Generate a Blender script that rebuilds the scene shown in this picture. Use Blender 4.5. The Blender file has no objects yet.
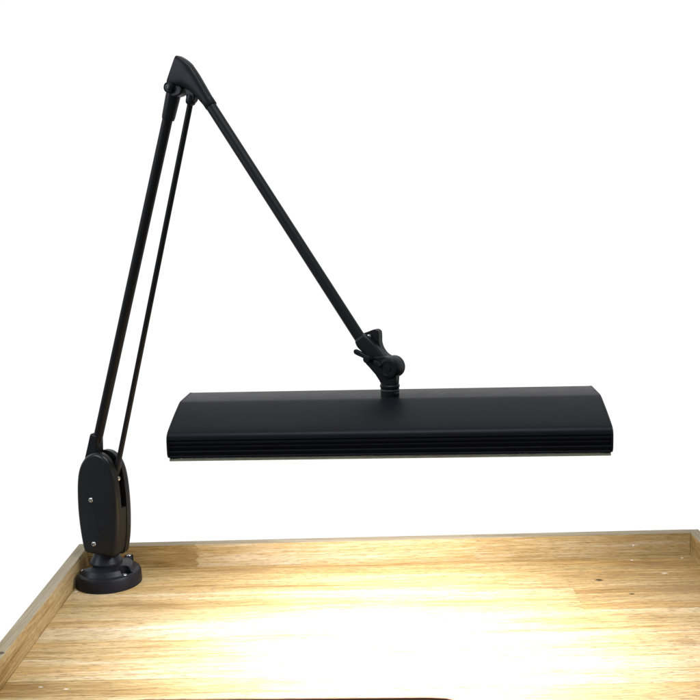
import bpy, bmesh, math, random
from mathutils import Vector, Matrix
R = math.radians
rnd = random.Random(7)
sc = bpy.context.scene
C = sc.collection

# ------------------------------------------------------------------ helpers
def link(name, me, mat=None, parent=None, loc=None, rot=None):
    o = bpy.data.objects.new(name, me)
    C.objects.link(o)
    if mat is not None:
        me.materials.append(mat)
    if parent is not None:
        o.parent = parent
    if loc: o.location = loc
    if rot: o.rotation_euler = rot
    return o

def obj(name, bm, mat, parent, bevel=0.0, seg=3, angle=35, loc=None, rot=None, smooth=True):
    bmesh.ops.recalc_face_normals(bm, faces=bm.faces[:])
    me = bpy.data.meshes.new(name)
    bm.to_mesh(me); bm.free()
    for p in me.polygons: p.use_smooth = smooth
    o = link(name, me, mat, parent, loc, rot)
    if bevel > 0:
        b = o.modifiers.new('edge_round', 'BEVEL')
        b.width = bevel; b.segments = seg; b.limit_method = 'ANGLE'
        b.angle_limit = R(angle); b.harden_normals = True
    elif smooth:
        bm2 = bmesh.new(); bm2.from_mesh(me)
        for e in bm2.edges:
            if len(e.link_faces) == 2 and e.calc_face_angle(0) > R(angle): e.smooth = False
        bm2.to_mesh(me); bm2.free()
    return o

def spline(pts, n=6, closed=True):
    out = []; N = len(pts)
    rng = range(N) if closed else range(N-1)
    for i in rng:
        g = (lambda k: pts[k % N]) if closed else (lambda k: pts[max(0, min(N-1, k))])
        p0, p1, p2, p3 = g(i-1), g(i), g(i+1), g(i+2)
        for k in range(n):
            t = k/n
            out.append(tuple(0.5*((2*p1[j]) + (-p0[j]+p2[j])*t + (2*p0[j]-5*p1[j]+4*p2[j]-p3[j])*t*t
                                  + (-p0[j]+3*p1[j]-3*p2[j]+p3[j])*t**3) for j in range(2)))
    if not closed: out.append(pts[-1])
    return out

def prism(pts, a, b, axis='v', bm=None):
    """extrude a 2-D outline: axis 'v' = across the arm plane (pts are u,z), 'z' = upward (pts are x,y), 'x' = along x (pts are y,z)"""
    bm = bm or bmesh.new()
    def P(p, h):
        if axis == 'v': return (p[0], -h, p[1])
        if axis == 'z': return (p[0], p[1], h)
        return (h, p[0], p[1])
    lo = [bm.verts.new(P(p, a)) for p in pts]
    hi = [bm.verts.new(P(p, b)) for p in pts]
    bm.faces.new(lo); bm.faces.new(hi[::-1])
    n = len(pts)
    for i in range(n):
        bm.faces.new((lo[i], lo[(i+1) % n], hi[(i+1) % n], hi[i]))
    return bm

def frame(d):
    d = Vector(d).normalized()
    x = d.orthogonal().normalized()
    return d, x, d.cross(x)

def lathe(prof, origin=(0, 0, 0), direction=(0, 0, 1), n=40, bm=None, caps=True):
    """prof: (radius, distance along direction)"""
    bm = bm or bmesh.new()
    d, x, y = frame(direction); o = Vector(origin); rings = []
    for r, h in prof:
        if r < 1e-6:
            rings.append([bm.verts.new(o + d*h)])
        else:
            rings.append([bm.verts.new(o + d*h + (x*math.cos(t) + y*math.sin(t))*r)
                          for t in (2*math.pi*k/n for k in range(n))])
    for A, B in zip(rings, rings[1:]):
        for k in range(n):
            if len(A) == 1: bm.faces.new((A[0], B[k], B[(k+1) % n]))
            elif len(B) == 1: bm.faces.new((A[k], A[(k+1) % n], B[0]))
            else: bm.faces.new((A[k], A[(k+1) % n], B[(k+1) % n], B[k]))
    if caps:
        for ring in (rings[0], rings[-1]):
            if len(ring) > 1: bm.faces.new(ring)
    return bm

def rod(p, q, r, n=28, bm=None, r2=None):
    p, q = Vector(p), Vector(q)
    return lathe([(r, 0), (r if r2 is None else r2, (q-p).length)], p, q-p, n, bm)

def uz(u, z, v=0.0): return (u, -v, z)

def box(x0, x1, y0, y1, z0, z1, bm=None):
    return prism([(x0, y0), (x1, y0), (x1, y1), (x0, y1)], z0, z1, 'z', bm)

# ------------------------------------------------------------------ node helpers
class NT:
    def __init__(s, tree): s.t = tree
    def n(s, typ, **kw):
        nd = s.t.nodes.new(typ)
        for k, v in kw.items():
            if k in nd.inputs: nd.inputs[k].default_value = v
            else: setattr(nd, k, v)
        return nd
    def l(s, a, b): s.t.links.new(a, b)
    def put(s, sock, v):
        if isinstance(v, bpy.types.NodeSocket): s.l(v, sock)
        else: sock.default_value = v
    def m(s, op, a, b=0.0, c=0.0, clamp=False):
        nd = s.t.nodes.new('ShaderNodeMath'); nd.operation = op; nd.use_clamp = clamp
        for i, v in enumerate((a, b, c)): s.put(nd.inputs[i], v)
        return nd.outputs[0]
    def comb(s, x, y, z):
        nd = s.t.nodes.new('ShaderNodeCombineXYZ')
        for i, v in enumerate((x, y, z)): s.put(nd.inputs[i], v)
        return nd.outputs[0]
    def noise(s, vec, scale=1.0, detail=3.0, rough=0.5, dist=0.0):
        nd = s.t.nodes.new('ShaderNodeTexNoise')
        s.l(vec, nd.inputs['Vector'])
        nd.inputs['Scale'].default_value = scale; nd.inputs['Detail'].default_value = detail
        nd.inputs['Roughness'].default_value = rough; nd.inputs['Distortion'].default_value = dist
        return nd.outputs['Fac']
    def ramp(s, fac, stops, interp='LINEAR'):
        nd = s.t.nodes.new('ShaderNodeValToRGB'); cr = nd.color_ramp; cr.interpolation = interp
        while len(cr.elements) < len(stops): cr.elements.new(0.5)
        for e, (p, c) in zip(cr.elements, stops):
            e.position = p; e.color = (*c, 1) if len(c) == 3 else c
        s.put(nd.inputs[0], fac)
        return nd.outputs[0]
    def mix(s, fac, a, b, mode='MIX'):
        nd = s.t.nodes.new('ShaderNodeMix'); nd.data_type = 'RGBA'; nd.blend_type = mode
        s.put(nd.inputs[0], fac); s.put(nd.inputs[6], a); s.put(nd.inputs[7], b)
        return nd.outputs[2]
    def sstep(s, v, lo, hi):
        nd = s.t.nodes.new('ShaderNodeMapRange'); nd.interpolation_type = 'SMOOTHSTEP'
        s.put(nd.inputs[0], v); nd.inputs[1].default_value = lo; nd.inputs[2].default_value = hi
        return nd.outputs[0]

def new_mat(name):
    m = bpy.data.materials.new(name); m.use_nodes = True
    m.node_tree.nodes.clear()
    t = NT(m.node_tree)
    out = t.n('ShaderNodeOutputMaterial'); p = t.n('ShaderNodeBsdfPrincipled')
    t.l(p.outputs[0], out.inputs[0])
    return m, t, p

def black_paint(name, col, rough, spec, tex=2400, bump=0.06, dust=0.25):
    m, t, p = new_mat(name)
    co = t.n('ShaderNodeTexCoord').outputs['Object']
    a = t.noise(co, 38, 4, .6)
    b = t.noise(co, tex, 2, .5)
    d = t.sstep(t.noise(co, 520, 2, .5), .68, .8)
    c = t.mix(t.m('MULTIPLY', a, .55), (*col, 1), (col[0]*1.7, col[1]*1.65, col[2]*1.6, 1))
    c = t.mix(t.m('MULTIPLY', d, dust*.12), c, (.25, .23, .2, 1))
    t.l(c, p.inputs['Base Color'])
    t.put(p.inputs['Roughness'], t.m('ADD', rough-.07, t.m('MULTIPLY', a, .14)))
    p.inputs['Specular IOR Level'].default_value = spec
    bp = t.n('ShaderNodeBump'); bp.inputs['Strength'].default_value = bump; bp.inputs['Distance'].default_value = .0006
    t.l(b, bp.inputs['Height']); t.l(bp.outputs[0], p.inputs['Normal'])
    return m

PAINT = black_paint('satin_black_enamel', (.0070, .0070, .0075), .46, .16, 1800, .05)
SHADE = black_paint('black_powder_coat', (.0066, .0066, .0084), .39, .082, 2600, .08, .8)
HOUSING = black_paint('black_housing_plastic', (.0075, .0075, .0078), .34, .30, 1500, .06)
PLASTIC = black_paint('black_moulded_plastic', (.0072, .0072, .0084), .42, .16, 1500, .08)
CAST = black_paint('black_cast_metal', (.0065, .0067, .0085), .42, .19, 1300, .10)
DARK = black_paint('matt_black', (.004, .004, .004), .7, .12)

def steel():
    m, t, p = new_mat('zinc_screw_steel')
    co = t.n('ShaderNodeTexCoord').outputs['Object']
    t.l(t.ramp(t.noise(co, 400, 3), [(.3, (.32, .31, .29)), (.7, (.62, .61, .58))]), p.inputs['Base Color'])
    p.inputs['Metallic'].default_value = 1; p.inputs['Roughness'].default_value = .28
    return m
STEEL = steel()

def grey_ring():
    m, t, p = new_mat('worn_grey_washer')
    co = t.n('ShaderNodeTexCoord').outputs['Object']
    t.l(t.ramp(t.noise(co, 300, 3), [(.3, (.03, .03, .03)), (.7, (.07, .068, .064))]), p.inputs['Base Color'])
    p.inputs['Roughness'].default_value = .4
    return m
WASHER = grey_ring()

RH = .034
def wood(name, axis, spots=(), crumbs=(), worn_top=False, pore=.68):
    m, t, p = new_mat(name)
    co = t.n('ShaderNodeTexCoord').outputs['Object']
    sp = t.n('ShaderNodeSeparateXYZ'); t.l(co, sp.inputs[0])
    X, Y, Z = sp.outputs
    Lg, Ac = (X, Y) if axis == 'X' else (Y, X)
    seed = t.n('ShaderNodeAttribute', attribute_name='seed').outputs['Fac']
    tone = t.n('ShaderNodeAttribute', attribute_name='tone').outputs['Fac']
    l = t.m('ADD', Lg, t.m('MULTIPLY', seed, 7.3))
    a = t.m('ADD', Ac, t.m('MULTIPLY', seed, 2.9))
    z = t.m('ADD', Z, t.m('MULTIPLY', seed, 1.7))
    def v(sl, sa): return t.comb(t.m('MULTIPLY', l, sl), t.m('MULTIPLY', a, sa), t.m('MULTIPLY', z, sa))
    warp = t.noise(v(3.0, 9), 1, 2, .5)                         # slow wander of the grain
    a = t.m('ADD', a, t.m('MULTIPLY', t.m('SUBTRACT', warp, .5), .030))
    broad = t.noise(v(1.4, 22), 1, 3, .55)
    bands = t.noise(v(2.2, 95), 1, 4, .6)
    fibre = t.noise(v(16, 430), 1, 4, .75)
    pores = t.noise(v(85, 760), 1, 2, .6)
    blot = t.noise(v(9, 14), 1, 3, .6)
    # cathedral rings: distorted growth lines across the board
    ring = t.m('PINGPONG', t.m('MULTIPLY', t.m('ADD', a, t.m('MULTIPLY', broad, .05)), 150), 1.0)
    ringm = t.sstep(t.noise(v(2.5, 12), 1, 1), .5, .68)
    f = t.m('ADD', tone, t.m('MULTIPLY', t.m('SUBTRACT', broad, .5), .75))
    f = t.m('ADD', f, t.m('MULTIPLY', t.m('SUBTRACT', bands, .5), .50))
    f = t.m('ADD', f, t.m('MULTIPLY', t.m('SUBTRACT', fibre, .5), 1.0))
    f = t.m('ADD', f, t.m('MULTIPLY', t.m('SUBTRACT', blot, .5), .22))
    f = t.m('SUBTRACT', f, t.m('MULTIPLY', t.m('MULTIPLY', t.sstep(ring, .55, 1), ringm), .14), clamp=True)
    col = t.ramp(f, [(0.0, (.105, .052, .012)), (.25, (.235, .138, .040)), (.5, (.375, .262, .104)),
                     (.75, (.475, .372, .218)), (1.0, (.57, .485, .345))])
    warm = t.sstep(t.noise(v(2.2, 26), 1, 3, .6), .46, .66)
    col = t.mix(t.m('MULTIPLY', warm, .50), col, t.mix(1.0, col, (1.04, .84, .56, 1), 'MULTIPLY'))     # warmer heartwood streaks
    pm = t.sstep(pores, .535, .64)
    col = t.mix(t.m('MULTIPLY', pm, pore), col, (.15, .085, .036, 1))
    # sparse long mineral streaks
    st = t.m('MULTIPLY', t.sstep(t.noise(v(5, 230), 1, 2), .61, .73), t.sstep(t.noise(v(2, 6), 1, 1), .45, .65))
    col = t.mix(t.m('MULTIPLY', st, .75), col, (.16, .085, .034, 1))
    nz = t.noise(co, 260, 2)
    def blob(col, cx, cy, cz, rx, ry, c, k=1.0, rz=.012):
        dx = t.m('DIVIDE', t.m('SUBTRACT', X, cx), rx); dy = t.m('DIVIDE', t.m('SUBTRACT', Y, cy), ry)
        dz = t.m('DIVIDE', t.m('SUBTRACT', Z, cz), rz)
        d = t.m('SQRT', t.m('ADD', t.m('ADD', t.m('MULTIPLY', dx, dx), t.m('MULTIPLY', dy, dy)), t.m('MULTIPLY', dz, dz)))
        d = t.m('ADD', d, t.m('MULTIPLY', t.m('SUBTRACT', nz, .5), .9))
        mk = t.m('SUBTRACT', 1.0, t.sstep(d, .55, 1.15))
        return t.mix(t.m('MULTIPLY', mk, k), col, (*c, 1))
    if worn_top:                                               # bare, greyed upper edge of the rails
        g = t.ramp(t.m('ADD', t.m('MULTIPLY', bands, .5), t.m('MULTIPLY', fibre, .5)), [(.30, (.10, .082, .048)), (.5, (.22, .19, .125)), (.7, (.32, .285, .20))])
        wob = t.m('MULTIPLY', t.m('SUBTRACT', t.noise(co, 90, 2), .5), .0016)
        col = t.mix(t.m('MULTIPLY', t.sstep(t.m('ADD', Z, wob), RH-.0008, RH-.0002), .75), col, g)
    for s in spots: col = blob(col, *s)
    for s in crumbs: col = blob(col, *s)
    t.l(col, p.inputs['Base Color'])
    t.put(p.inputs['Roughness'], t.m('ADD', .46, t.m('MULTIPLY', fibre, .2)))
    p.inputs['Specular IOR Level'].default_value = .22
    bp = t.n('ShaderNodeBump'); bp.inputs['Strength'].default_value = .35; bp.inputs['Distance'].default_value = .0006
    t.l(t.m('SUBTRACT', fibre, t.m('MULTIPLY', pm, .6)), bp.inputs['Height']); t.l(bp.outputs[0], p.inputs['Normal'])
    return m

KNOT = (.055, .032, .012); STAIN = (.22, .125, .048); PALE = (.66, .62, .54)
top_spots = [(.743, -.090, 0, .0085, .006, STAIN, .8), (.743, -.090, 0, .0055, .0036, KNOT, 1), (.775, -.142, 0, .004, .0026, KNOT, .9),
             (.835, -.030, 0, .022, .007, STAIN, .75), (.79, -.075, 0, .05, .005, STAIN, .5), (.86, -.13, 0, .07, .012, STAIN, .55),
             (.66, -.112, 0, .06, .0035, STAIN, .6), (.81, -.115, 0, .06, .004, STAIN, .55), (.70, -.06, 0, .045, .003, STAIN, .5),
             (.80, -.29, 0, .014, .010, STAIN, .5), (.095, -.135, 0, .02, .014, STAIN, .35), (.235, -.022, 0, .06, .012, STAIN, .45)]
top_crumbs = [(.809, -.016, 0, .0022, .0018, PALE, .9), (.884, -.012, 0, .0022, .002, PALE, .95), (.841, -.070, 0, .0055, .0014, PALE, .75),
              (.023, -.094, 0, .004, .0016, PALE, .6), (.006, -.088, 0, .0024, .0024, PALE, .9), (.044, -.370, 0, .003, .0012, PALE, .7),
              (.075, -.376, 0, .0034, .0012, PALE, .8), (.012, -.097, 0, .0016, .0016, PALE, .8)]
WOOD = wood('oiled_hardwood_along_bench', 'X', top_spots, top_crumbs)
WOODR = wood('oiled_hardwood_back_rail', 'X', [(.15, 0, .018, .022, .03, STAIN, .45)], [(.815, 0, .017, .0020, .006, PALE, .9, .0017)], True, .34)
WOODY = wood('oiled_hardwood_across_bench', 'Y', [(-.004, -.353, .034, .004, .004, KNOT, .9)], [], True, .45)

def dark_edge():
    m, t, p = new_mat('shaded_cut_edge')  # wood brown darkened to stand for shade on the cut face
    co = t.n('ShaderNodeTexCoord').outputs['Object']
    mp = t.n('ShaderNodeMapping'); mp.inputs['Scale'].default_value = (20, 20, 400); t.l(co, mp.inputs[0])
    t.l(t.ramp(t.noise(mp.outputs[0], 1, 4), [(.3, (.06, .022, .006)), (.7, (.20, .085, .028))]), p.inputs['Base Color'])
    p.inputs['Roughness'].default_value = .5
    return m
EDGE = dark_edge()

def diffuser_mat(name, strength):
    m, t, p = new_mat(name)
    co = t.n('ShaderNodeTexCoord').outputs['Object']
    g = t.noise(co, 900, 2)
    t.l(t.ramp(g, [(.3, (.84, .85, .80)), (.7, (.9, .9, .86))]), p.inputs['Base Color'])
    p.inputs['Roughness'].default_value = .35
    p.inputs['Emission Color'].default_value = (1, 1, .985, 1)
    p.inputs['Emission Strength'].default_value = strength
    return m
DIFF = diffuser_mat('lit_opal_diffuser', 1.2)
def lip_mat():
    m, t, p = new_mat('olive_acrylic_lip')
    co = t.n('ShaderNodeTexCoord').outputs['Object']
    t.l(t.ramp(t.noise(co, 60, 3), [(.3, (.20, .205, .125)), (.7, (.30, .305, .20))]), p.inputs['Base Color'])
    p.inputs['Roughness'].default_value = .3
    return m
LIP = lip_mat()

# ------------------------------------------------------------------ workbench
def thing(name, label, cat, loc=(0, 0, 0), rz=0):
    o = bpy.data.objects.new(name, None); C.objects.link(o)
    o.empty_display_size = .05
    o.location = loc; o.rotation_euler = (0, 0, rz); o['label'] = label; o['category'] = cat
    return o

bench = thing('workbench', 'pale hardwood workbench top of glued strips with raised rails, under the black lamp', 'workbench')
W, T, D, RH = .900, .026, .0165, .034
CUT0, CUT1 = .150, .517

def boards(name, items, mat, parent, bevel=.0005):
    """items: (outline in x,y or None, extents, tone) -> ONE mesh of separate glued boards with per-board attributes"""
    bm = bmesh.new()
    ft = bm.verts.layers.float.new('tone'); fs = bm.faces.layers.float.new('seed')
    for pts, z0, z1, tone, axis in items:
        k = len(bm.faces); kv = len(bm.verts)
        prism(pts, z0, z1, axis, bm)
        bm.faces.ensure_lookup_table()
        sd = rnd.random()
        for f in bm.faces[k:]:
            f[fs] = sd
        bm.verts.ensure_lookup_table()
        xs = [p[0] for p in pts]; xa, xb = min(xs), max(xs)
        ta, tb = tone if isinstance(tone, tuple) else (tone, tone)      # boards may pale towards one end, some with lamp falloff put into the tone
        for v_ in bm.verts[kv:]: v_[ft] = ta + (tb-ta)*(v_.co.x-xa)/(xb-xa)
    return obj(name, bm, mat, parent, bevel, 2, 30)

G = .00018
strips = [ # y_back, y_front, [(x_end, tone) ...]
    (-.0007, -.052, [(W, (.52, .40))]),
    (-.052, -.118, [(.615, (.58, .54)), (W, (.46, .36))]),
    (-.118, -.190, [(.700, .50), (W, .46)]),
    (-.190, -.255, [(W, (.60, .53))]),
    (-.255, -.300, [(W, (.47, .58))]),
    (-.300, -.357, [(W, .57)]),
    (-.357, -.392, [(.40, (.27, .56)), (W, .52)]),  # dark board paled in tone where the lamp's pool of light begins
    (-.392, None, [(W, .60)]),
]
items = []
for y0, y1, segs in strips:
    if y1 is None: continue
    x = .0003
    for xe, tone in segs:
        xe2 = xe if xe < W else W - .0003
        items.append(([(x+.00002, y1+G), (xe2-.00002, y1+G), (xe2-.00002, y0-G), (x+.00002, y0-G)], -T, 0, tone, 'z'))
        x = xe2
# front strip with the long shallow hand cut-out
yb, yf = -.392, -.470
cut = [(px_, py_+.0016) for px_, py_ in [(.515, -.440), (.5135, -.428), (.509, -.4205), (.500, -.4160), (.480, -.4135), (.40, -.4112), (.30, -.4088), (.20, -.4060), (.170, -.4050), (.158, -.4070), (.152, -.413), (.150, -.425)]]
outl = [(.0003, yb-G), (.0003, yf), (.150, yf)] + cut[::-1] + [(.515, yf), (W-.0003, yf), (W-.0003, yb-G)]
items.append((outl, -T, 0, .60, 'z'))
boards('bench_top', items, WOOD, bench, .0003)
# dark band lining the cut-out, shade of the cut face put into its colour
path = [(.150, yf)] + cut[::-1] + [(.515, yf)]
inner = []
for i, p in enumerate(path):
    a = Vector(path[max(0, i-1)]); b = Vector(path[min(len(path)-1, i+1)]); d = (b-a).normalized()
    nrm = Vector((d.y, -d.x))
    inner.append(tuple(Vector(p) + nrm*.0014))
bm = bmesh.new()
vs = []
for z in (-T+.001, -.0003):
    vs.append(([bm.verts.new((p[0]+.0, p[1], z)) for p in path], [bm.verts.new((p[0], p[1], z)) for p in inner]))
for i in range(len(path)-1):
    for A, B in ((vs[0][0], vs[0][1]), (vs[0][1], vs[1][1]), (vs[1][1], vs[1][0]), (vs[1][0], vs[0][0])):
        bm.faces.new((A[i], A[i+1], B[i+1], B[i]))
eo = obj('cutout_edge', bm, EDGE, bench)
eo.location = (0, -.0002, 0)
# rails: each a mesh of finger-jointed lengths
def joint(xc, hi):      # zig-zag finger joint going up the rail
    n = 10; out = []
    for k in range(n+1):
        out.append((xc + (.0028 if k % 2 else -.0028), -T + (RH+T)*k/n))
    return out
ends = [0.0003, .164, .58, W-.0003]; tones = [.38, .54, .50]
items = []
for i, tn in enumerate(tones):
    l = joint(ends[i]+.00002, 1) if i > 0 else [(ends[0], -T), (ends[0], RH)]
    r = joint(ends[i+1]-.00002, 1) if i < len(tones)-1 else [(ends[-1], -T), (ends[-1], RH)]
    pts = l[::-1] + r
    items.append((pts, -D, 0.0, tn, 'v'))
boards('back_rail', items, WOODR, bench, .00025)
def side_rail(x0, x1, tn):
    its = []
    for ya, yb2, tone in ((D, -.474, tn),):
        its.append(([(x0, yb2+G), (x1, yb2+G), (x1, ya-G), (x0, ya-G)], -T, RH, tone, 'z'))
    return boards('side_rail', its, WOODY, bench, .0008)
side_rail(-D, 0, .50)
side_rail(W, W+D, .42)

# ------------------------------------------------------------------ desk lamp
ANG = R(-29.1025)
lamp = thing('desk_lamp', 'black swing-arm task lamp with long trapezoid shade, screwed to the corner of the wooden workbench', 'lamp', (.043, -.052, 0), ANG)

def screw(parent, pos, direction, r=.0042, slot=True, name='screw', mat=STEEL):
    d, x, y = frame(direction); pos = Vector(pos)
    bm = lathe([(r, -.003), (r, .0004), (r*.92, .0011), (r*.7, .0017), (r*.42, .0020), (r*.40, .0008), (0, .0007)], pos, d, 20, caps=False)
    return obj(name, bm, mat, parent)

# --- D-shaped base
BR = R(69.9)                       # direction of the flat side inside the lamp frame
fl = Vector((.037-.043, -.0455+.052, 0)); fl.rotate(Matrix.Rotation(-ANG, 3, 'Z'))
flat = Vector((math.cos(BR), math.sin(BR), 0)); nrm = Vector((flat.y, -flat.x, 0))
def dshape(r, off=.010, flatshift=0.0, n=56):
    c = fl + nrm*off; h = -off + flatshift
    a0 = math.acos(max(-1, min(1, h/r)))
    out = []
    for k in range(n+1):
        a = -a0 + 2*a0*k/n
        p = c + nrm*(math.cos(a)*r) + flat*(math.sin(a)*r)
        out.append((p.x, p.y))
    return out
bm = bmesh.new()
levels = [(.0476, 0, 0), (.0476, 0, .0016), (.0468, 0, .0150), (.0452, 0, .0182), (.0426, 0, .0195), (.0398, .0004, .0198), (.0355, .004, .0262), (.0325, .006, .0274), (.0205, .012, .0290), (.0195, .013, .0300)]
rings = []
for r, fs_, z in levels:
    rings.append([bm.verts.new((x, y, z)) for x, y in dshape(r, .010, fs_)])
n = len(rings[0])
for A, B in zip(rings, rings[1:]):
    for i in range(n): bm.faces.new((A[i], A[(i+1) % n], B[(i+1) % n], B[i]))
bm.faces.new(rings[0]); bm.faces.new(rings[-1])
base = obj('base', bm, CAST, lamp, 0, 3, 28)
# pocket round the front screw, cut out of the base
def cut_out(o, cutter_bm):
    bmesh.ops.recalc_face_normals(cutter_bm, faces=cutter_bm.faces[:])
    cm = bpy.data.meshes.new('cutter'); cutter_bm.to_mesh(cm); cutter_bm.free()
    co_ = bpy.data.objects.new('cutter', cm); C.objects.link(co_); co_.parent = o.parent
    md = o.modifiers.new('pocket', 'BOOLEAN'); md.operation = 'DIFFERENCE'; md.solver = 'EXACT'; md.object = co_
    bpy.context.view_layer.update()
    dg = bpy.context.evaluated_depsgraph_get()
    me = bpy.data.meshes.new_from_object(o.evaluated_get(dg))
    o.modifiers.clear(); o.data = me
    bpy.data.objects.remove(co_); bpy.data.meshes.remove(cm)
    bm2 = bmesh.new(); bm2.from_mesh(me)
    for e in bm2.edges:
        e.smooth = not (len(e.link_faces) == 2 and e.calc_face_angle(0) > R(28))
    bm2.to_mesh(me); bm2.free()
def w2l(x, y, z=0):
    v = Vector((x-.043, y+.052, z)); v.rotate(Matrix.Rotation(-ANG, 3, 'Z')); return v
scr = [w2l(.0109, -.0635), w2l(.0629, -.0038), w2l(.0715, -.0720)]
fs3 = scr[2]
out_dir = (fs3 - (fl + nrm*.010)); out_dir.z = 0; out_dir.normalize(); sd = Vector((-out_dir.y, out_dir.x, 0))
pk = []
for k in range(17):
    a = math.pi/2 + math.pi*k/16
    pk.append(fs3 + out_dir*(math.cos(a)*.0085) + sd*(math.sin(a)*.0085))
pk.append(fs3 - sd*.0085 + out_dir*.0085); pk.append(fs3 + sd*.0085 + out_dir*.0085)
cut_out(base, prism([(p.x, p.y) for p in pk], .0165, .05, 'z'))
screw(base, (fs3.x, fs3.y, .0168), (0, 0, 1), .0043)
for s in scr[:2]:
    bm = lathe([(.0062, 0), (.0062, .0205), (.0055, .0215)], (s.x, s.y, 0), (0, 0, 1), 24)
    bs = obj('screw_boss', bm, CAST, base, .0006, 2)
    screw(bs, (s.x, s.y, .0215), (0, 0, 1), .0040)
# --- swivel neck
bm = lathe([(.0215, .0296), (.0232, .0300), (.0232, .0318), (.0222, .0330), (.0172, .0425), (.0160, .046), (.0150, .050)], (-.002, 0, 0), (0, 0, 1), 48)
obj('swivel_neck', bm, CAST, lamp, 0, 3, 40)

# --- arm housing: two shells and a core that leaves the slot open
hp = [(-.0215, .0450), (-.0270, .0475), (-.0305, .060), (-.0340, .090), (-.0345, .120), (-.0320, .150), (-.0260, .171), (-.0145, .1865), (0.000, .1945), (.0120, .1955), (.0228, .1915),
      (.0318, .1815), (.0378, .165), (.0406, .140), (.0409, .110), (.0386, .080), (.0347, .060), (.0312, .0490), (.0262, .0450)]
def shell_outline(k=0.0):
    body = spline(hp, 5, closed=False)
    if k:
        c = Vector((.005, .118)); body = [tuple(c + (Vector(p)-c)*(1-k)) for p in body]
    return body
def inset(pts, d):
    out = []; n = len(pts)
    area = sum(pts[i][0]*pts[(i+1) % n][1]-pts[(i+1) % n][0]*pts[i][1] for i in range(n))
    sg = 1 if area > 0 else -1
    for i in range(n):
        a_, b_ = Vector(pts[i-1]), Vector(pts[(i+1) % n]); dd = (b_-a_).normalized()
        out.append(tuple(Vector(pts[i]) + Vector((-dd.y, dd.x))*sg*d))
    return out
def shell(v_in, v_out, rr):
    bm = bmesh.new(); base_ = shell_outline(); sgn = 1 if v_out > v_in else -1
    rings = [(v_in, 0.0)] + [(v_out - sgn*rr*(1-math.sin(k*math.pi/12)), rr*(1-math.cos(k*math.pi/12))) for k in range(7)]
    R_ = [[bm.verts.new(uz(p[0], p[1], v)) for p in inset(base_, d_)] for v, d_ in rings]
    n = len(base_)
    for A, B in zip(R_, R_[1:]):
        for i in range(n): bm.faces.new((A[i], A[(i+1) % n], B[(i+1) % n], B[i]))
    bm.faces.new(R_[0]); bm.faces.new(R_[-1])
    return bm
hs = obj('arm_housing', shell(.0078, .0185, .0055), HOUSING, lamp, 0, 3, 40)
hs2 = obj('far_cover', shell(-.0030, -.0142, .0050), HOUSING, hs, 0, 3, 40)
core = [(-.0250, .0470), (-.0300, .060), (-.0328, .090), (-.0333, .120), (-.0310, .148), (-.0280, .160), (-.010, .160), (.006, .155), (.010, .140), (.010, .1175),
        (.0400, .1175), (.0402, .110), (.0379, .080), (.0340, .060), (.0302, .0490), (.0260, .0458)]
obj('core', prism(core, -.0029, .0077, 'v'), HOUSING, hs, .0005, 2, 35)
# slanting relief line on the near cover
bm = bmesh.new()
line = [(-.0185, .1450), (-.0110, .1346), (-.0050, .1235), (.0000, .1080), (.0045, .0890), (.0075, .0740)]
for p, q in zip(line, line[1:]):
    rod(uz(*p, .0182), uz(*q, .0182), .0007, 8, bm)
obj('relief_line', bm, PLASTIC, hs)
for p in ((-.0058, .1264), (-.0058, .0614)):
    screw(hs, uz(p[0], p[1], .0183), (0, -1, 0), .0040)

# --- lower arm with sleeves
la0, la1 = (-.0035, .2050), (.1560, .6500)
la = obj('lower_arm', rod(uz(*la0, .002), uz(*la1), .0067, 32), PAINT, lamp)
sk = [(-.0092, .2208), (.0046, .2192), (.0036, .2050), (.0028, .1900), (.0066, .1760), (.002, .162), (-.018, .160), (-.0245, .170), (-.0228, .1840), (-.0160, .2020)]
obj('lower_socket', prism(sk, -.0052, .0092, 'v'), CAST, la, .0030, 4, 20)
d = (Vector((la1[0], la1[1])) - Vector((la0[0], la0[1]))).normalized()
e0 = Vector((.1550, .6450)); e1 = e0 + d*.0300
bm = lathe([(.0070, -.0005), (.0080, .0), (.0086, .004), (.0095, .030), (.0095, .036)], uz(*e0), uz(*d), 32)
obj('upper_sleeve', bm, CAST, la, 0, 3, 30)

# --- balance rod
r0, r1 = (.0292, .1610), (.1935, .6650)
rb = obj('balance_rod', rod(uz(*r0, .0028), uz(*r1, .0005), .0037, 24), PAINT, lamp)
dr = (Vector(r1) - Vector(r0)).normalized()
q0 = Vector(r0); q1 = q0 + dr*.030
bm = lathe([(.0038, -.006), (.0047, -.004), (.0049, 0), (.0048, .018), (.0040, .029), (.0036, .030)], uz(q0.x, q0.y, .0028), uz(*dr), 24)
obj('rod_end', bm, CAST, rb, 0, 3, 40)
t0 = Vector(r1) - dr*.004
bm = lathe([(.0037, -.001), (.0060, .001), (.0066, .004), (.0066, .009), (.0058, .012)], uz(t0.x, t0.y, .0005), uz(*dr), 24)
obj('rod_end', bm, CAST, rb, 0, 3, 40)
# pin that holds the rod in the slot
bm = lathe([(.0034, -.0004), (.0036, .0006), (.0030, .0018), (.0016, .0022), (.0014, .0010), (0, .0009)], uz(.0345, .1590, .0040), (1, -.35, .15), 18, caps=False)
obj('rod_pin', bm, STEEL, rb)

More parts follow.
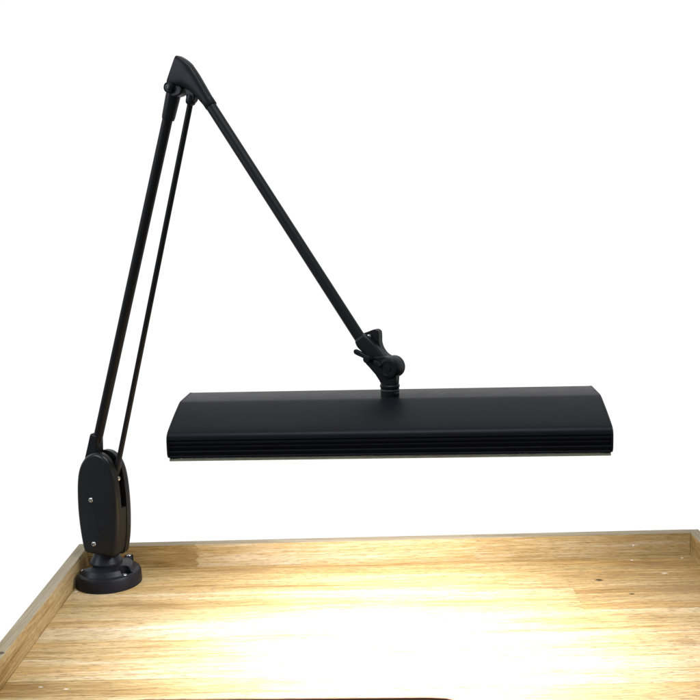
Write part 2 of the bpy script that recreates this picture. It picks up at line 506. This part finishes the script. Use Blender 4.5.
# --- elbow cap
capo = [(.1800, .7212), (.1848, .7188), (.1922, .7142), (.1993, .7080), (.2062, .6988), (.2130, .6882), (.2200, .6770), (.2273, .6656)]
capu = [(.1628, .6893), (.1676, .6852), (.1806, .6828), (.1926, .6782), (.2020, .6712), (.2090, .6640), (.2153, .6570)]
def resample(pts, n):
    P = [Vector(p) for p in spline(pts, 8, False)]
    L = [0]
    for a_, b_ in zip(P, P[1:]): L.append(L[-1] + (b_-a_).length)
    out = []
    for k in range(n+1):
        s_ = L[-1]*k/n; i = 0
        while i < len(P)-2 and L[i+1] < s_: i += 1
        out.append(P[i].lerp(P[i+1], min(1, (s_-L[i])/max(1e-9, L[i+1]-L[i]))))
    return out
NS, NC = 30, 40
bm = bmesh.new(); rings = []
for k, (A_, B_) in enumerate(zip(resample(capo, NS), resample(capu, NS))):
    c = (A_+B_)/2; h = (A_-B_)/2; u_ = k/NS; th = .0080 - .0006*u_
    ex = 7.0 + (2.9-7.0)*min(1, u_/.35) - .7*max(0, (u_-.5)/.5)
    ring = []
    for j in range(NC):
        a_ = 2*math.pi*j/NC; ca, sa = math.cos(a_), math.sin(a_)
        e = 2/ex
        p = c + h*math.copysign(abs(ca)**e, ca)
        ring.append(bm.verts.new(uz(p.x, p.y, .0022*(1-u_) + th*math.copysign(abs(sa)**e, sa))))
    rings.append(ring)
for A_, B_ in zip(rings, rings[1:]):
    for j in range(NC): bm.faces.new((A_[j], A_[(j+1) % NC], B_[(j+1) % NC], B_[j]))
bm.faces.new(rings[0]); bm.faces.new(rings[-1])
ec = obj('elbow_cap', bm, PLASTIC, lamp, 0, 3, 50)
# clevis and pivot barrel under the cap
bm = prism(spline([(.1640, .6850), (.1720, .6860), (.1800, .6845), (.1850, .6800), (.1842, .6748), (.1785, .6718), (.1700, .6715), (.1635, .6740), (.1615, .6795)], 4), -.0055, .0085, 'v')
obj('clevis', bm, CAST, ec, .002, 3, 40)
bm = lathe([(.0000, -.014), (.0062, -.0138), (.0070, -.0125), (.0070, .0115), (.0064, .0135), (.0050, .0140), (.0046, .0130), (0, .0130)], uz(.1680, .6830), (0, -1, 0), 32, caps=False)
pv = obj('pivot_bolt', bm, CAST, ec, 0, 3, 35)
bm = lathe([(.0036, .0128), (.0036, .0142), (.0026, .0150), (.0016, .0151), (.0015, .0142), (0, .0142)], uz(.1680, .6830), (0, -1, 0), 24, caps=False)
obj('bolt_head', bm, WASHER, pv)
# ear that carries the top of the balance rod
bm = prism(spline([(.1905, .6815), (.1990, .6775), (.2020, .6690), (.1985, .6630), (.1915, .6640), (.1885, .6720)], 4), -.0050, .0045, 'v')
obj('rod_lug', bm, CAST, ec, .0015, 2, 40)

# --- upper arm
ua0, ua1 = (.2165, .6675), (.4330, .3675)
ua = obj('upper_arm', rod(uz(*ua0), uz(*ua1), .0068, 32), PAINT, lamp)
du = (Vector(ua1) - Vector(ua0)).normalized()
c0 = Vector((.2195, .6640))
bm = lathe([(.0078, 0), (.0078, .0085), (.0074, .0093), (.0066, .0094)], uz(*c0), uz(*du), 32)
obj('arm_collar', bm, PLASTIC, ua, 0, 3, 40)

# --- tilt knuckle
soc = [(.4225, .3729), (.4350, .3820), (.4426, .3768), (.4517, .3678), (.4619, .3553), (.4690, .3450), (.4627, .3365), (.4522, .3370), (.4430, .3484), (.4362, .3563), (.4262, .3648)]
kn = obj('tilt_knuckle', prism(soc, -.0060, .0088, 'v'), CAST, lamp, .0045, 5, 20)
bodyp = spline([(.4400, .3500), (.4500, .3545), (.4632, .3560), (.4735, .3530), (.4790, .3480)], 4, False) + [(.4795, .3430), (.4788, .3330), (.4780, .3245), (.4580, .3245), (.4570, .3270), (.4517, .3342), (.4430, .3430), (.4392, .3462)]
obj('lower_body', prism(bodyp, -.0010, .0098, 'v'), CAST, kn, .0030, 4, 25)
fork = spline([(.4315, .3808), (.4385, .3832), (.4464, .3859), (.4515, .3838), (.4524, .3786), (.4526, .3697), (.4558, .3622), (.4612, .3567), (.4690, .3535)], 5, False) + spline([(.4715, .3438), (.4629, .3408), (.4545, .3497), (.4475, .3600), (.4440, .3660), (.4395, .3720)], 4, False)
fk = obj('fork_plate', prism(fork, -.0100, -.0005, 'v'), CAST, kn, .0022, 3, 35)
bm = lathe([(.0030, -.002), (.0030, .0016), (.0024, .0026), (.0012, .0030), (0, .0030)], uz(.4402, .3772, -.0005), (0, -1, 0), 20, caps=False)
obj('eye_pin', bm, STEEL, kn)
# friction discs
dc = (.4698, .3428)
bm = lathe([(.0125, .000), (.0125, .0105), (.0113, .0122), (.0085, .0126), (.0080, .0118), (.0040, .0118), (.0036, .0128), (0, .0129)], uz(*dc, 0), (0, -1, 0), 44)
df = obj('friction_disc', bm, CAST, kn, 0, 3, 40)
bm = lathe([(.0129, 0), (.0129, .0016)], uz(*dc, -.0018), (0, -1, 0), 44)
obj('washer', bm, WASHER, df, .0003, 2)
bm = lathe([(.0116, 0), (.0130, .0016), (.0130, .0072)], uz(*dc, -.0094), (0, -1, 0), 44)
obj('friction_disc', bm, CAST, kn, .0008, 2, 30)
# lever with its thumb plate
lev = spline([(.4257, .3617), (.4284, .3632), (.4350, .3606), (.4416, .3574), (.4482, .3558), (.4500, .3515), (.4450, .3490), (.4375, .3536), (.4272, .3576)], 4)
lv = obj('lever', prism(lev, .0090, .0140, 'v'), PLASTIC, kn, .0014, 3, 40)
bm = lathe([(.0046, 0), (.0046, .0050), (.0038, .0062), (0, .0064)], uz(.4448, .3528, .012), (0, -1, 0), 24)
obj('lever_knob', bm, PLASTIC, lv, 0, 3, 40)
pl = [(.4518, .3521), (.4584, .3505), (.4630, .3462), (.4600, .3432), (.4530, .3475)]
obj('thumb_plate', prism(pl, .0100, .0150, 'v'), PLASTIC, lv, .0010, 2, 35)

# --- collar on the shade
CX = .4690; CV = .0060
bm = lathe([(.0109, .3030), (.0109, .3195), (.0116, .3205), (.0116, .3225), (.0109, .3232), (.0109, .3262)], (CX, -CV, 0), (0, 0, 1), 40)
cl = obj('collar', bm, CAST, lamp, 0, 3, 30)
bm = lathe([(.0112, 0), (.0112, .0014)], (CX, -CV, .3164), (0, 0, 1), 40)
obj('retaining_ring', bm, WASHER, cl, .0003, 2)
bm = lathe([(.0020, .008), (.0020, .0165), (.0014, .0172)], (CX, -CV, .3142), (.86, -.5, 0), 16)
obj('set_screw', bm, CAST, cl, 0, 3, 30)

# --- shade (local frame: x along its length, origin at the middle of its flat top)
SL = .4857; SZ = .3096
half = [(-.0262, 0), (-.0295, -.0005), (-.0330, -.0013), (-.0390, -.0029), (-.0490, -.0057), (-.0600, -.0090), (-.0710, -.0126), (-.0820, -.0163), (-.0930, -.0203), (-.0958, -.0217), (-.0978, -.0232), (-.0994, -.0250), (-.1004, -.0268), (-.1009, -.0286)]
ribs = []
z = -.0290
for dep, hgt in ((.0016, .0012), (0, .0024), (.0018, .0014), (0.0003, .0020), (.0030, .0032), (0.0004, .0018), (.0022, .0030), (.0002, .0018)):
    x_ = -.1009 + dep
    if dep < .001: ribs += [(x_+.0010, z+.0002), (x_+.0003, z-.0003), (x_, z-.0009), (x_, z - hgt)]
    else: ribs += [(x_, z), (x_, z - hgt)]
    z -= hgt + .0004
bot = z
front = half + ribs + [(-.1000, bot-.0003)]
back = [(-p[0], p[1]) for p in front][::-1]
outer = front + [(-.0975, bot-.0006)]
innerp = [(-.0975, -.030), (-.088, -.0245), (-.06, -.0150), (-.028, -.0060)]
prof = outer + innerp
prof = prof + [(-p[0], p[1]) for p in prof][::-1]
pr = []
for p in prof:
    if not pr or (Vector(p)-Vector(pr[-1])).length > 1e-6: pr.append(p)
bm = bmesh.new()
nx = 2
ends_ = [-SL/2+.0022, SL/2-.0022]
va = [bm.verts.new((ends_[0], p[0], p[1])) for p in pr]; vb = [bm.verts.new((ends_[1], p[0], p[1])) for p in pr]
for i in range(len(pr)):
    j = (i+1) % len(pr)
    bm.faces.new((va[i], va[j], vb[j], vb[i]))
bm.faces.new(va); bm.faces.new(vb)
YAW = -.0494 - ANG
ctr = w2l(.4479, -.272)
sh = obj('shade', bm, SHADE, lamp, 0, 3, 16, loc=(ctr.x, ctr.y, SZ), rot=(0, -.0009, YAW))
def end_cap(x0, x1):
    o = half[:-1] + [(-.1013, -.0300), (-.1014, -.0340), (-.1014, bot+.0068), (-.1010, bot+.0040), (-.0999, bot+.0016), (-.0982, bot), (-.0960, bot-.0006)]
    pts = o + [(-p[0], p[1]) for p in o][::-1]
    pts = [(p[0]*1.002, p[1]+.0003 if p[1] > -.03 else p[1]) for p in pts]
    return obj('end_cap', prism(pts, x0, x1, 'x'), PLASTIC, sh, .0007, 2, 25)
end_cap(-SL/2, -SL/2+.0022-.00005); end_cap(SL/2-.0022+.00005, SL/2)
# olive lip of the diffuser tray showing under the front edge
bm = bmesh.new()
for s in (-1, 1):
    y0, y1 = sorted((s*.1004, s*.0935))
    box(-SL/2+.0022, SL/2-.0022, y0, y1, bot-.0036, bot-.0008, bm)
for s in (-1, 1):
    x0, x1 = sorted((s*(SL/2-.0022), s*(SL/2-.008)))
    box(x0, x1, -.0933, .0933, bot-.0036, bot-.0008, bm)
obj('diffuser_frame', bm, LIP, sh, .0006, 2, 35)
bm = box(-SL/2+.0082, SL/2-.0082, -.0930, .0930, bot+.0012, bot+.0030)
df_ = obj('diffuser', bm, DIFF, sh)
lt = bpy.data.lights.new('tube_light', 'AREA'); lt.shape = 'RECTANGLE'; lt.size = .31; lt.size_y = .165
lt.energy = 6.7; lt.color = (.93, .97, 1.17); lt.spread = R(138)
lo = bpy.data.objects.new('tube_light', lt); C.objects.link(lo); lo.parent = sh; lo.location = (.012, 0, bot+.0004)

# ------------------------------------------------------------------ studio surroundings: bright white backdrop ahead, dimmer room behind the camera
w = bpy.data.worlds.new('World'); sc.world = w; w.use_nodes = True
t = NT(w.node_tree); w.node_tree.nodes.clear()
out = t.n('ShaderNodeOutputWorld'); bg = t.n('ShaderNodeBackground'); t.l(bg.outputs[0], out.inputs[0])
co = t.n('ShaderNodeTexCoord').outputs['Generated']
sp = t.n('ShaderNodeSeparateXYZ'); t.l(co, sp.inputs[0])
k = t.sstep(sp.outputs[1], .10, .60)
t.l(t.mix(k, (.22, .23, .25, 1), (1.03, 1.03, 1.03, 1)), bg.inputs[0])
bg.inputs[1].default_value = 1.0
# soft boxes of the studio: a large one high on the left, one overhead
def softbox(loc, target, sx, sy, e, col):
    sb = bpy.data.lights.new('softbox', 'AREA'); sb.shape = 'RECTANGLE'; sb.size = sx; sb.size_y = sy; sb.energy = e; sb.color = col
    so = bpy.data.objects.new('softbox', sb); C.objects.link(so)
    so.location = loc; so.rotation_euler = (Vector(target) - so.location).to_track_quat('-Z', 'Y').to_euler()
softbox((-2.0, -1.0, 1.35), (.2, -.15, .6), .9, .9, 30, (.80, .86, 1))
softbox((.45, -.75, 2.3), (.45, -.3, .2), 1.4, .30, 34, (.84, .90, 1))

# ------------------------------------------------------------------ camera
cam = bpy.data.cameras.new('camera'); cam.sensor_width = 36; cam.lens = 36*1000/700; cam.clip_end = 50; cam.clip_start = .01
cob = bpy.data.objects.new('camera', cam); C.objects.link(cob)
rt = Vector((.9996017, .00719567, -.02728856)); up = Vector((.02592025, .14834415, .98859605)); fw = Vector((-.01116171, .98890962, -.14809855))
M = Matrix((rt, up, -fw)).transposed().to_4x4(); M.translation = (.41752051, -1.43302679, .53667793)
cob.matrix_world = M
sc.camera = cob
sc.view_settings.view_transform = 'Standard'; sc.view_settings.look = 'None'
sc.view_settings.exposure = 0; sc.view_settings.gamma = 1
sc.cycles.max_bounces = 8
